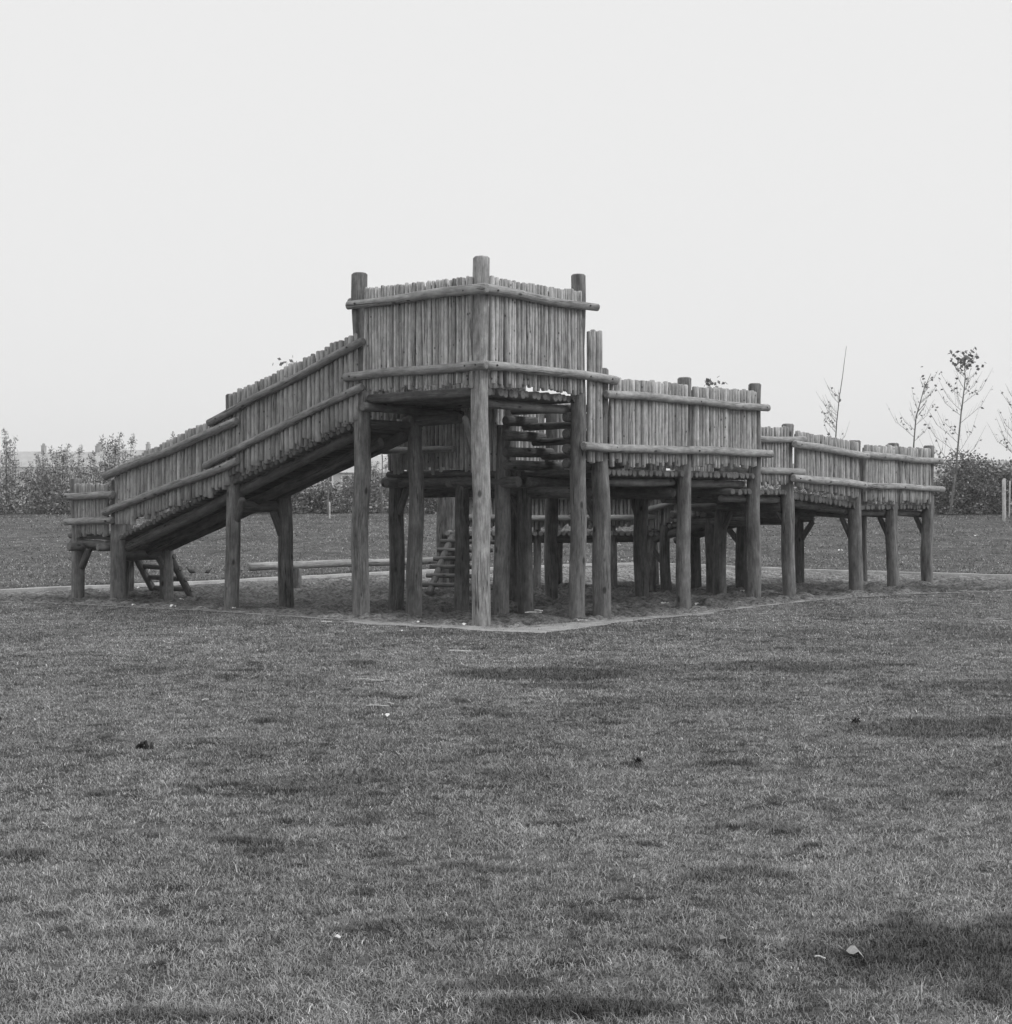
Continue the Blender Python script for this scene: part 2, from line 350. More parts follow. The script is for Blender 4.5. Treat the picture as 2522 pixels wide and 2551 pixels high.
# ------------------------------------------------------------------ grass blades (one mass)
def blades():
    P = []
    def strip(y0, y1, dens):
        hw0 = .36 * y1 + (1.7 if y1 < 24 else 5); n = int((y1 - y0) * 2 * hw0 * dens)
        P.append(np.stack([rng.uniform(-hw0, hw0, n), rng.uniform(y0, y1, n)], -1))
    yy = 3.5
    while yy < 23:
        st = .5 if yy < 9 else 1.0
        strip(yy, yy + st, 27000 * min(1, (4.8 / yy) ** 1.9)); yy += st
    for k in range(9): strip(23 + k * 4, 27 + k * 4, 110 - 6 * k)
    P = np.concatenate(P); x, y = P[:, 0], P[:, 1]
    d = pit_sd(x, y); lu = lush(x, y); cl = fbm(x * 9, y * 9, 2, 81)
    pk = sstep(.66, .74, fbm(x * 9, y * 16, 3, 95)) * (y < 24)
    keep = (rng.random(len(x)) > .55 * pk) & ((d < -.85 * edge_w(x, y) - .02) | ((d < .35) & (rng.random(len(x)) < .13))) & (rng.random(len(x)) < .35 + 1.0 * cl + .4 * lu)
    x, y, lu, cl = x[keep], y[keep], lu[keep], cl[keep]; n = len(x)
    z = lawn_z(x, y); sc = np.maximum(1, y / 6) ** .55; fr = (y > 23)
    h = rng.uniform(.006, .017, n) * (.75 + .6 * cl) * (1 + .45 * lu) * np.where(rng.random(n) < .02, 2.3, 1)
    w = rng.uniform(.0007, .0015, n) * sc ** 1.6 * 1.15
    h = np.where(fr, h * 2.3, h); w = np.where(fr, w * 1.6, w); th = rng.uniform(0, 6.283, n); lean = rng.uniform(.2, 2.3, n) * (1 - .3 * lu) * h
    fx = np.cos(th); fy = np.sin(th); tw = th + rng.uniform(.6, 2.5, n); sx = np.cos(tw) * w; sy = np.sin(tw) * w
    V = np.zeros((n, 5, 3), np.float32)
    V[:, 0] = np.stack([x - sx, y - sy, z - .004], -1); V[:, 1] = np.stack([x + sx, y + sy, z - .004], -1)
    mx = x + fx * lean * .4; my = y + fy * lean * .4; mz = z + h * .65
    V[:, 2] = np.stack([mx + sx * .8, my + sy * .8, mz], -1); V[:, 3] = np.stack([mx - sx * .8, my - sy * .8, mz], -1)
    V[:, 4] = np.stack([x + fx * lean, y + fy * lean, z + h * rng.uniform(.6, 1.05, n)], -1)
    b = np.arange(n, dtype=np.int32) * 5
    L = np.stack([b, b + 1, b + 2, b + 3, b + 3, b + 2, b + 4], -1).ravel()
    me = bpy.data.meshes.new('grass'); me.vertices.add(n * 5); me.vertices.foreach_set('co', V.ravel())
    me.loops.add(len(L)); me.loops.foreach_set('vertex_index', L)
    ls = np.stack([np.arange(n) * 7, np.arange(n) * 7 + 4], -1).ravel().astype(np.int32); lt = np.tile(np.array([4, 3], np.int32), n)
    me.polygons.add(2 * n); me.polygons.foreach_set('loop_start', ls); me.polygons.foreach_set('loop_total', lt)
    t = turf_tone(x, y) * rng.uniform(.65, 1.3, n) * np.where(rng.random(n) < .10 * (1 - lu), 1.7, 1)
    me.attributes.new('tone', 'FLOAT', 'POINT').data.foreach_set('value', np.repeat(t, 5).astype(np.float32))
    me.update(calc_edges=True)
    g = NT('grass_blades'); g.color(g.math('MULTIPLY', g.attr('tone'), .265)); g.b.inputs['Roughness'].default_value = .7; g.b.inputs['Specular IOR Level'].default_value = .15
    me.materials.append(g.m)
    o = bpy.data.objects.new('grass', me); COL.objects.link(o); tag(o, 'short worn mown turf with darker lush patches', 'grass', kind='stuff')
    print('blades', n)
blades()

# ------------------------------------------------------------------ THE PLAY STRUCTURE
CU, SU, AX, AY = .648, .7616, -.336, 18.31
def P(u, v, z): return Vector((AX + CU * u - SU * v, AY + SU * u + CU * v, z))
tower = empty('play_structure', P(0, 0, 0), 'large timber play fort of round logs with high corner tower, ramps and log walkways', 'play structure')
ORG = tower.location.copy()
def part(mb, name, mats, parent=None, **kw):
    par = parent or tower
    o = mb.build(name, mats, par, **kw)
    if par is tower: o.location = o.location - ORG
    else: o.location = (0, 0, 0)
    return o
WP = [M_POST, M_END]; WR = [M_RAIL, M_ENDP]; WD = [M_DECK, M_END]; WQ = [M_PAL, M_ENDP]
def post(u, v, top, r=.105, tone=None, xy=None, base=-.45, lean=(0, 0)):
    p = P(u, v, 0) if xy is None else Vector((xy[0], xy[1], 0))
    mb = MB(); q = Vector((p.x + lean[0], p.y + lean[1], top))
    mb.log((p.x, p.y, base), q, r * 1.07, r * .94, n=22, rings=14, wob=.015, lump=.035, cham=.022, oval=.015, tone=random.uniform(.85, 1.15) if tone is None else tone)
    return part(mb, 'post', WP)
def beam(a, b, r, name='beam', mats=None, tone=None, r1=None, n=16, wob=.008):
    mb = MB(); mb.log(a, b, r, r1 or r, n=n, rings=10, wob=wob, lump=.03, cham=.018, oval=.03, tone=tone)
    return part(mb, name, mats or WD)
def rail(a, b, r=.05, bolts=(), tone=None, out=None, r1=None):
    a = Vector(a); b = Vector(b)
    o = beam(a, b, r, 'rail', WR, tone, r1, n=18, wob=.011)
    for t in bolts:
        mb = MB(); c = a + (b - a) * t; d = Vector(out).normalized()
        mb.log(c + d * (r * .7), c + d * (r + .008), .013, n=8, rings=0, wob=0, lump=0, cham=.002, tone=1)
        bo = part(mb, 'bolt', [M_IRON, M_IRON], o)
    return o
def brace(a, b, r=.055):
    return beam(a, b, r, 'brace', WD, n=12)
def palisade(p0, p1, zt, zb, pitch, r, jit=.018, name='palisade', tone=1, skip=()):
    """upright round palings side by side from p0 to p1 (ground points), zt and zb = heights at both ends"""
    p0 = Vector(p0); p1 = Vector(p1); d = p1 - p0; L = d.length; d = d / L; nrm = Vector((-d.y, d.x, 0)); inn = -nrm if abs(d.dot(NU)) > .8 else nrm; mb = MB(); s = 0
    while s < L:
        w = pitch * .94 * random.uniform(.84, 1.18); c = s + w / 2; s += w
        if c > L: break
        t = c / L; rr = w / 2 * .90; q = p0 + d * c + nrm * random.uniform(-.009, .009)
        if any(a < t < b for a, b in skip): continue
        top = zt[0] + (zt[1] - zt[0]) * t + random.gauss(0, jit * .6); bot = zb[0] + (zb[1] - zb[0]) * t + random.gauss(0, jit) * 1.5
        le = random.gauss(0, .005)
        mb.log((q.x + d.x * le, q.y + d.y * le, bot), (q.x - d.x * le, q.y - d.y * le, top), rr * random.uniform(.93, 1.0), rr * random.uniform(.86, .98),
               n=14, rings=6, wob=.005, lump=.03, cham=.012, tone=tone * random.uniform(.75, 1.28), dep=(nrm, 1.2))
        if c + w / 2 < L:      # added inner row of poles, toned dark to put shade in the joints
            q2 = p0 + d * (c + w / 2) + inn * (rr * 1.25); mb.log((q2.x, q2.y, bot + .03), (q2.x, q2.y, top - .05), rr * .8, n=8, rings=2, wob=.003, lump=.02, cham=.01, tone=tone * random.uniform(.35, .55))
    return part(mb, name, WQ)
def deck(fn, n, r, name='deck', tone=1):
    mb = MB()
    for i in range(n):
        a, b = fn(i); mb.log(a, b, r * random.uniform(.9, 1.12), n=10, rings=3, wob=.005, lump=.03, cham=.01, tone=tone * random.uniform(.75, 1.2))
    return part(mb, name, WD)
NU = (P(0, 1, 0) - P(0, 0, 0)); NV = (P(1, 0, 0) - P(0, 0, 0))     # +v and +u unit vectors
OUTF = -NU; OUTL = -NV                                            # outward of the front (v=0) and left (u=0) faces
def F(u, z, v=-.18): return P(u, v, z)
def Lf(v, z, u=-.18): return P(u, v, z)

# posts: tower
plab(post(.02, 0, 4.61,   .112, 1.75), 'tallest pale corner post nearest the camera')
post(0, 2.15, 4.62, .112, .95); post(2.05, 0, 4.63, .105, .98); post(2.03, 2.12, 3.6, .105, .6); post(1.0, 2.1, 3.2, .108, .85); post(2.0, 1.34, 2.6, .11, .85)
# posts: ramp to the lower left
post(0, 4.89, 3.1, .108, .9); post(0, 7.82, 1.86, .115, .95); post(0, 8.96, 1.89, .105, .95); post(1.02, 4.9, 1.7, .112, .75); post(1.0, 7.84, .95, .105, .75); post(.45, 8.3, .82, .085, .7)
post(1.0, 8.96, 1.85, .1, .8)
# posts: front walkway
for u, t, r, tn in ((2.57, 3.37, .125, 1.0), (4.68, 3.38, .108, 1.05), (6.73, 3.42, .108, 1.0), (7.83, 2.81, .107, 1.05), (10.26, 2.61, .122, 1.0), (11.8, 2.61, .11, 1.1), (13.35, 2.61, .112, 1.05)): post(u, 0, t, r, tn)
# posts behind
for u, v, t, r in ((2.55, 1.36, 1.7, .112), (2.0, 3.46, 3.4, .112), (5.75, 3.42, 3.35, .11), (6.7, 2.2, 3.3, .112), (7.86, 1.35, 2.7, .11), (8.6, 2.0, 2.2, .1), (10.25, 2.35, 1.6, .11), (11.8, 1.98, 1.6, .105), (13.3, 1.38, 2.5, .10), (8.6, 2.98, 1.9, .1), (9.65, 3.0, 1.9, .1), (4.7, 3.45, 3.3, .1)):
    post(u, v, t, r, random.uniform(.5, .68))  # darker tone paints in the deep shade behind the front row
for x, t, r in ((-1.18, 1.86, .1), (.58, 1.7, .07), (2.0, 1.83, .062), (2.72, 1.86, .09)): post(0, 0, t, r, .95, xy=(x, 27.02))
for x, t in ((-1.1, 1.8), (1.0, 1.8), (2.9, 1.8)): post(0, 0, t, .09, .8, xy=(x, 28.25))

# tower palisades and rails
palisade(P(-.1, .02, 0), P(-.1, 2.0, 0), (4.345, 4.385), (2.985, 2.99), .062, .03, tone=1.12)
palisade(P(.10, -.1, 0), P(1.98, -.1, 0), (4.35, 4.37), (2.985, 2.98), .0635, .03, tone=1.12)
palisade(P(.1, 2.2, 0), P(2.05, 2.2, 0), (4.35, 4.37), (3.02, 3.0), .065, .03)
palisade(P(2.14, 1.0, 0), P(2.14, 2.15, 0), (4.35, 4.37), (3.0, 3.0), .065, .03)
rail(F(-.13, 4.165), F(2.25, 4.175), .064, (.09, .9), out=OUTF, r1=.05); rail(F(-.07, 3.222), F(2.72, 3.205), .061, (.05, .75, .93), out=OUTF)
rail(Lf(2.24, 4.172), Lf(-.29, 4.158), .057, (.08, .86), out=OUTL, r1=.064); rail(Lf(2.30, 3.192), Lf(-.27, 3.212), .058, (.06, .88, .95), out=OUTL)
rail(P(-.1, 2.3, 4.25), P(2.25, 2.3, 4.2), .05)
palisade(P(2.14, -.1, 0), P(2.5, -.1, 0), (3.86, 3.875), (2.05, 2.045), .086, .04, tone=.95)
deck(lambda i: (P(.04 + i * .112, -.02 + random.uniform(-.03, .02), 2.905), P(.04 + i * .112, 2.3, 2.905)), 18, .056, tone=1.1)
beam(P(.12, .15, 2.775), P(1.98, .15, 2.77), .06, tone=1.15); beam(P(-.12, 2.02, 2.775), P(2.1, 2.02, 2.77), .065, tone=1.2)
beam(P(.98, 1.2, 2.64), P(.98, 2.3, 2.64), .075)
brace(P(.1, .35, 2.6), P(.03, .12, 2.1), .04)
# ramp
zr = lambda v: 2.56 - .301 * (v - 2.21)
deck(lambda i: (P(-.08 + random.uniform(-.03, .02), 2.12 + i * .108, zr(2.12 + i * .108)), P(1.14, 2.12 + i * .108, zr(2.12 + i * .108))), 52, .046, tone=.75)
for u in (.14, .95): beam(P(u, 7.72, .757), P(u, 2.2, 2.51 if u < .5 else 2.45), .085, tone=1.05 if u < .5 else .8)
beam(P(.52, 7.7, .70), P(.52, 2.3, 2.33), .075, tone=.8)
beam(P(.05, 4.98, 1.42), P(1.15, 4.98, 1.42), .085); beam(P(.0, 7.9, .62), P(1.05, 7.9, .62), .085)
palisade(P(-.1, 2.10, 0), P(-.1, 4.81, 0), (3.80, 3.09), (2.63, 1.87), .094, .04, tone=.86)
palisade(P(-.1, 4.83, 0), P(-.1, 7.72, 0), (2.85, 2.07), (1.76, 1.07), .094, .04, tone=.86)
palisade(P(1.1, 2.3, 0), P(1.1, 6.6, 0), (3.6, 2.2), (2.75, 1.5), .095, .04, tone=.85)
rail(Lf(1.93, 3.672), Lf(5.24, 2.662), .056, (.08, .93), out=OUTL, tone=.72); rail(Lf(4.54, 2.684, -.2), Lf(7.87, 1.901, -.2), .058, (.1, .96), out=OUTL, tone=.8, r1=.066)
rail(Lf(1.93, 3.056), Lf(5.33, 2.047), .056, (.08, .93), out=OUTL, tone=.75); rail(Lf(4.54, 2.10, -.2), Lf(7.89, 1.319, -.2), .06, (.1, .96), out=OUTL, tone=.82, r1=.064)
# end platform
palisade(P(-.1, 7.93, 0), P(-.1, 8.86, 0), (1.795, 1.80), (.97, .97), .068, .03, tone=.78)
rail(Lf(7.62, 1.622, -.2), Lf(9.01, 1.593, -.2), .062, (.08, .93), out=OUTL, tone=.85, r1=.056); rail(Lf(7.68, 1.198, -.2), Lf(8.99, 1.16, -.2), .058, (.08, .93), out=OUTL, tone=.85)
deck(lambda i: (P(.0 + i * .11, 7.75, .93), P(.0 + i * .11, 9.15, .93)), 11, .055)
beam(P(-.1, 8.05, .80), P(1.2, 8.05, .80), .07); beam(P(-.32, 8.72, .76), P(1.2, 8.82, .76), .07, tone=1.1); beam(P(-.0, 7.7, .8), P(-.0, 9.1, .81), .065)
beam(P(-.28, 7.95, .755), P(1.2, 7.98, .755), .06)
palisade(P(1.1, 7.93, 0), P(1.1, 8.4, 0), (1.8, 1.8), (.97, .97), .068, .03, tone=.78)
brace(P(.02, 8.66, .74), P(.01, 8.86, .40), .06)
brace(P(.80, 4.92, 1.36), P(.97, 4.92, .98), .06); brace(P(.8, 7.86, .6), P(.96, 7.86, .36), .055); brace(P(-.05, 4.6, 1.55), P(.0, 4.83, 1.2), .05)
# stairs between tower and walkway
mb = MB()
for vv in (.14, 1.22):
    for z, ue in ((2.66, 2.62), (2.44, 2.8), (2.22, 3.0), (2.02, 3.25)): mb.log(P(1.93, vv, z), P(ue, vv, z), .072, n=14, rings=4, lump=.03, cham=.02, tone=random.uniform(.8, 1.1))
stairs = part(mb, 'staircase', WD)
for k, (z, u) in enumerate(((2.80, 2.26), (2.585, 2.52), (2.375, 2.74), (2.165, 2.96))):
    mb = MB()
    for q in (-.06, .05): mb.log(P(u + q, -.02, z), P(u + q, 1.32, z), .052, n=10, rings=3, lump=.03, cham=.012)
    part(mb, 'tread', WD, stairs)
# walkway 2 (first lower platform)
deck(lambda i: (P(2.68 + i * .108, -.06 + random.uniform(-.03, .03), 1.915), P(2.68 + i * .108, 3.55, 1.915)), 38, .052, tone=.95)
deck(lambda i: (P(1.96 + i * .11, 1.35, 1.915), P(1.96 + i * .11, 3.6, 1.915)), 6, .052)
beam(P(2.7, .15, 1.79), P(4.6, .15, 1.79), .06, tone=1.2); beam(P(4.78, .15, 1.785), P(6.62, .15, 1.785), .06, tone=1.2)
for v in (1.25, 2.3): beam(P(2.5 if v < 2 else 1.9, v, 1.78), P(6.8, v, 1.78), .075)
beam(P(1.72, 3.4, 1.78), P(6.8, 3.4, 1.78), .075, tone=1.1)
for u in (1.98, 2.57, 4.68): beam(P(u, .2 if u > 2 else 1.0, 1.64 if u > 2 else 1.79), P(u, 3.7, 1.64 if u > 2 else 1.79), .085)
beam(P(6.73, .1, 1.64), P(6.73, 3.6, 1.64), .095)
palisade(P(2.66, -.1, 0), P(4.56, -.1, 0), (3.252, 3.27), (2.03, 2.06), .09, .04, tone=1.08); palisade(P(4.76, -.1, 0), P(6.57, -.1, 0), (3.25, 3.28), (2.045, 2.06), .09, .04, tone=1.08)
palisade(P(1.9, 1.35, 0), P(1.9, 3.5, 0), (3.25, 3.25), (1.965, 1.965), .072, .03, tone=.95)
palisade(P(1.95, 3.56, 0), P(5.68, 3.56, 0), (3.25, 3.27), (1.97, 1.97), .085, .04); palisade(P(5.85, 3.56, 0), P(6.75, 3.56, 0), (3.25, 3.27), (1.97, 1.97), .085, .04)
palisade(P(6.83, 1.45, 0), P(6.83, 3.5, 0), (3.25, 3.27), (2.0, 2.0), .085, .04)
rail(F(2.44, 3.004), F(6.87, 3.022), .059, (.04, .53, .97), out=OUTF); rail(F(1.92, 2.254), F(6.96, 2.282), .063, (.05, .14, .56, .95), out=OUTF)
rail(P(1.8, 2.1, 2.27), P(1.8, 3.78, 2.265), .052, (.93,), out=OUTL, tone=.95); rail(P(1.8, 2.1, 3.0), P(1.8, 3.7, 3.0), .05)
rail(P(1.9, 3.68, 3.0), P(6.9, 3.68, 3.0), .05); rail(P(1.9, 3.68, 2.27), P(6.9, 3.68, 2.27), .05)
brace(P(2.0, 3.22, 1.72), P(2.0, 3.40, 1.3)); brace(P(6.72, 2.42, 1.6), P(6.7, 2.25, 1.15)); brace(P(2.55, 1.6, 1.6), P(2.55, 1.41, 1.15))
brace(P(2.57, .28, 1.62), P(2.57, .1, 1.2)); brace(P(6.73, .28, 1.6), P(6.73, .08, 1.2), .05)
# section 3
deck(lambda i: (P(5.98 + i * .1, -.04 + random.uniform(-.03, .03), 1.655), P(5.98 + i * .1, 1.45, 1.655)), 20, .048, tone=.95)
beam(P(5.95, .15, 1.545), P(7.75, .15, 1.54), .058, tone=1.25); beam(P(5.95, 1.25, 1.545), P(7.9, 1.25, 1.54), .065); beam(P(7.82, .1, 1.42), P(7.82, 1.9, 1.42), .085)
palisade(P(6.80, .13, 0), P(7.74, -.06, 0), (2.725, 2.745), (1.795, 1.785), .075, .035, tone=1.1)
palisade(P(6.9, 1.42, 0), P(7.75, 1.42, 0), (2.725, 2.745), (1.795, 1.785), .08, .035)
rail(P(6.45, .12, 2.53), P(8.09, -.17, 2.551), .056, (.9,), out=OUTF, tone=1.1); rail(P(6.12, .2, 2.03), P(8.05, -.17, 2.008), .056, (.9,), out=OUTF, tone=1.1)
brace(P(7.86, 1.1, 1.38), P(7.86, 1.28, 1.03)); brace(P(7.83, .3, 1.5), P(7.83, .07, 1.15), .045)
# section 4: gentle ramp
z4 = lambda u: 1.60 - (u - 8) * .075
deck(lambda i: (P(7.98 + i * .145, -.05 + random.uniform(-.03, .03), z4(7.98 + i * .145)), P(7.98 + i * .145, 1.5, z4(7.98 + i * .145))), 16, .068, tone=.85)
beam(P(7.9, .15, 1.50), P(10.2, .15, 1.33), .07, tone=1.05); beam(P(7.9, 1.3, 1.48), P(10.2, 1.3, 1.32), .07)
palisade(P(7.93, -.1, 0), P(10.12, -.1, 0), (2.695, 2.57), (1.735, 1.565), .105, .048, jit=.012, tone=1.0)
palisade(P(7.93, 1.5, 0), P(8.5, 1.5, 0), (2.695, 2.67), (1.735, 1.7), .105, .048, jit=.012)
rail(P(7.69, -.2, 2.462), P(10.33, -.2, 2.325), .066, (.05, .95), out=OUTF, tone=1.12); rail(P(7.66, -.2, 1.894), P(10.25, -.2, 1.80), .065, (.05, .95), out=OUTF, tone=1.25)
# section 5
deck(lambda i: (P(10.35 + i * .105, -.05 + random.uniform(-.04, .03), 1.395), P(10.35 + i * .105, 1.5, 1.395)), 29, .05, tone=.95)
beam(P(10.4, .15, 1.29), P(11.7, .15, 1.285), .052, tone=1.25); beam(P(11.88, .15, 1.285), P(13.25, .15, 1.28), .052, tone=1.25); beam(P(10.3, 1.35, 1.29), P(13.3, 1.35, 1.28), .055)
for u in (10.26, 11.8, 13.35): beam(P(u, .08, 1.24), P(u, .75, 1.28), .06); brace(P(u, .27, 1.22), P(u, .08, .82), .05)
palisade(P(10.42, -.1, 0), P(11.72, -.1, 0), (2.533, 2.535), (1.53, 1.5), .083, .038, tone=1.05); palisade(P(11.84, -.1, 0), P(13.25, -.1, 0), (2.535, 2.545), (1.5, 1.485), .083, .038, tone=1.05)
palisade(P(13.45, 0, 0), P(13.45, 1.4, 0), (2.54, 2.54), (1.5, 1.5), .083, .038); palisade(P(12.1, 1.5, 0), P(13.3, 1.5, 0), (2.53, 2.53), (1.5, 1.5), .083, .038)
rail(F(10.22, 2.342), F(13.6, 2.301), .06, (.04, .47, .93), out=OUTF, tone=1.1); rail(F(10.22, 1.802), F(13.64, 1.746), .06, (.04, .47, .93), out=OUTF, tone=1.15)
# rear deck joining the back wing
deck(lambda i: (P(8.55 + i * .11, 1.55, 1.385), P(8.55 + i * .11, 2.65, 1.385)), 30, .05)
beam(P(7.8, 2.3, 1.27), P(11.9, 2.3, 1.27), .07); beam(P(7.8, 1.65, 1.27), P(11.9, 1.65, 1.27), .07)
beam(P(11.8, 1.66, 1.17), P(11.8, 2.8, 1.17), .06, mats=[M_DECK, M_ENDP], tone=1.2); brace(P(11.78, 1.68, 1.12), P(11.8, 1.92, .75), .055)
for u in (8.6, 10.25): beam(P(u, 1.2, 1.15), P(u, 2.8, 1.15), .085)
brace(P(10.25, 2.75, 1.1), P(10.25, 2.42, .75), .06)
# low wing: ramp down and low platform
zl = lambda v: .93 + (3.32 - v) * .27
deck(lambda i: (P(8.52, 1.95 + i * .1, zl(1.95 + i * .1)), P(9.7, 1.95 + i * .1, zl(1.95 + i * .1))), 14, .05)
for u in (8.62, 9.6): beam(P(u, 3.45, .74), P(u, 1.95, 1.14), .075)
palisade(P(8.52, 2.05, 0), P(8.52, 3.3, 0), (2.15, 1.83), (1.31, .98), .075, .035); palisade(P(9.72, 2.05, 0), P(9.72, 3.3, 0), (2.15, 1.83), (1.31, .98), .075, .035)
rail(P(8.42, 3.42, 1.32), P(8.42, 1.9, 1.70), .055); rail(P(8.42, 3.42, 1.73), P(8.42, 1.9, 2.08), .055)
brace(P(8.6, 3.35, .7), P(8.6, 3.05, .35), .05)
deck(lambda i: ((-1.08 + i * .108, 26.86 + random.uniform(-.04, .03), .905), (-1.08 + i * .108, 28.4, .905)), 38, .05, tone=1.5)
beam((-1.1, 27.12, .79), (2.9, 27.12, .79), .06); beam((-1.1, 28.2, .79), (2.9, 28.2, .79), .06)
palisade((-.98, 26.93, 0), (2.78, 26.93, 0), (1.785, 1.785), (1.04, 1.04), .078, .035, tone=.95)
palisade((-.4, 28.35, 0), (2.9, 28.35, 0), (1.785, 1.785), (1.04, 1.04), .08, .035, tone=.95)
rail((-.82, 26.84, 1.612), (2.86, 26.84, 1.605), .056, tone=1.15); rail((-.82, 26.84, 1.195), (2.86, 26.84, 1.215), .055, tone=1.1)
# ladders
def ladder(b1, t1, b2, t2, rungs, ext, rs=.06, rr=.036, ts=.0, te=1):
    mb = MB(); b1, t1, b2, t2 = map(Vector, (b1, t1, b2, t2))
    mb.log(b1, t1, rs, n=12, rings=5, lump=.03); mb.log(b2, t2, rs, n=12, rings=5, lump=.03)
    o = part(mb, 'ladder', WD)
    for k in range(rungs):
        t = ts + (te - ts) * k / (rungs - 1); a = b1 + (t1 - b1) * t; b = b2 + (t2 - b2) * t; d = (b - a).normalized()
        off = Vector((0, 0, rs * .8)); mb = MB(); mb.log(a - d * ext + off, b + d * ext + off, rr, n=10, rings=3, lump=.03, tone=random.uniform(.9, 1.2)); part(mb, 'rung', WR if rr < .035 else WD, o)
    return o
ladder(P(1.5, 8.8, -.16), P(.9, 8.8, .80), P(1.5, 7.82, -.16), P(.9, 7.82, .80), 4, .09, .062, .045, .13, .72)
ladder((-1.35, 25.15, -.1), (-1.0, 26.9, .86), (-.62, 24.95, -.1), (-.3, 26.9, .86), 7, .16, .064, .042, .10, 1.0)

# ------------------------------------------------------------------ balance beam
bb = empty('balance_beam', (-2.9, 27.5, -.05), 'low horizontal balance log on short stub posts behind the fort', 'balance beam')
def sub(mb, name, mats, par):
    o = mb.build(name, mats, par); o.location = -Vector(par.location); return o
mb = MB(); mb.log((-4.64, 26.0, .33), (-1.22, 29.0, .33), .075, .068, n=16, rings=10, lump=.035, cham=.03, tone=1.1); sub(mb, 'log', WR, bb)
for x, y in ((-3.85, 26.68), (-1.9, 28.4)):
    mb = MB(); mb.log((x, y, -.4), (x, y, .27), .08, n=14, rings=3, tone=1.1); sub(mb, 'post', WP, bb)

# ------------------------------------------------------------------ low timber frame on the lawn
af = empty('a_frame', (3.0, 45, .3), 'pale low A-shaped timber frame standing on the lawn behind the low walkway', 'climbing frame')
for xa, xb in ((1.93, 2.62), (3.62, 2.92)):
    mb = MB(); mb.log((xa, 45, .15), (xb, 45, 1.35), .09, n=10, rings=3, tone=1.3); sub(mb, 'leg', [M_STAKE, M_ENDP], af)
    mb = MB(); mb.log((xa, 47, .15), (xb, 47, 1.35), .07, n=10, rings=3, tone=1.3); sub(mb, 'leg', [M_STAKE, M_ENDP], af)
mb = MB(); mb.log((2.77, 44.7, 1.36), (2.77, 47.3, 1.36), .09, n=10, rings=3, tone=1); sub(mb, 'ridge_pole', WD, af)

# ------------------------------------------------------------------ birds
def bird(loc, ang, label, scale=1, head=.10):
    o0 = empty('bird', loc, label, 'bird', 'birds on the grass')
    sp = [(-.11, .06, .006, .02), (-.08, .075, .025, .028), (-.05, .095, .045, .045), (0, .10, .055, .055), (.05, .115, .05, .05), (.085, .14, .03, .03), (.10, .17, .019, .019), (.115, .19 + head * .1, .024, .024), (.135, .19 + head * .1, .018, .016), (.15, .186 + head * .1, .006, .005), (.172, .180 + head * .1, .002, .002)]
    mb = MB(); n = 10; ca, sa = math.cos(ang), math.sin(ang)
    for (x, z, rz_, ry_) in sp:
        for j in range(n):
            t = 2 * math.pi * j / n; yy = 1.4 * ry_ * math.cos(t); zz = z + 1.25 * rz_ * math.sin(t)
            mb.v.append((scale * (x * ca - yy * sa), scale * (x * sa + yy * ca), scale * zz))
    for k in range(len(sp) - 1):
        for j in range(n): mb.face((k * n + j, k * n + (j + 1) % n, (k + 1) * n + (j + 1) % n, (k + 1) * n + j), [(0, 0)] * 4, 1)
    mb.face(tuple(reversed(range(n))), [(0, 0)] * n, 1); mb.face(tuple((len(sp) - 1) * n + j for j in range(n)), [(0, 0)] * n, 1)
    mb.build('body', M_BIRD, o0)
    for s in (-1, 1):
        m2 = MB(); x, y = .01, .022 * s; w = lambda x, y, z: (scale * (x * ca - y * sa), scale * (x * sa + y * ca), scale * z)
        m2.log(w(x, y, .06), w(x, y, .004), .005, n=6, rings=1, wob=0, cham=.001); m2.log(w(x - .01, y, .004), w(x + .03, y, .004), .004, n=6, rings=0, wob=0, cham=.001); m2.build('leg', [M_BIRDL, M_BIRDL], o0)
def gz(x, y): return float(lawn_z(np.array([float(x)]), np.array([float(y)]))[0])
bird((-6.62, 30.4, gz(-6.6, 30.4)), R(200), 'dark bird walking left on the grass beside the left ladder', .8, .0)
bird((-6.32, 30.6, gz(-6.2, 30.6)), R(15), 'smaller bird pecking on the grass right of the other bird', .6)

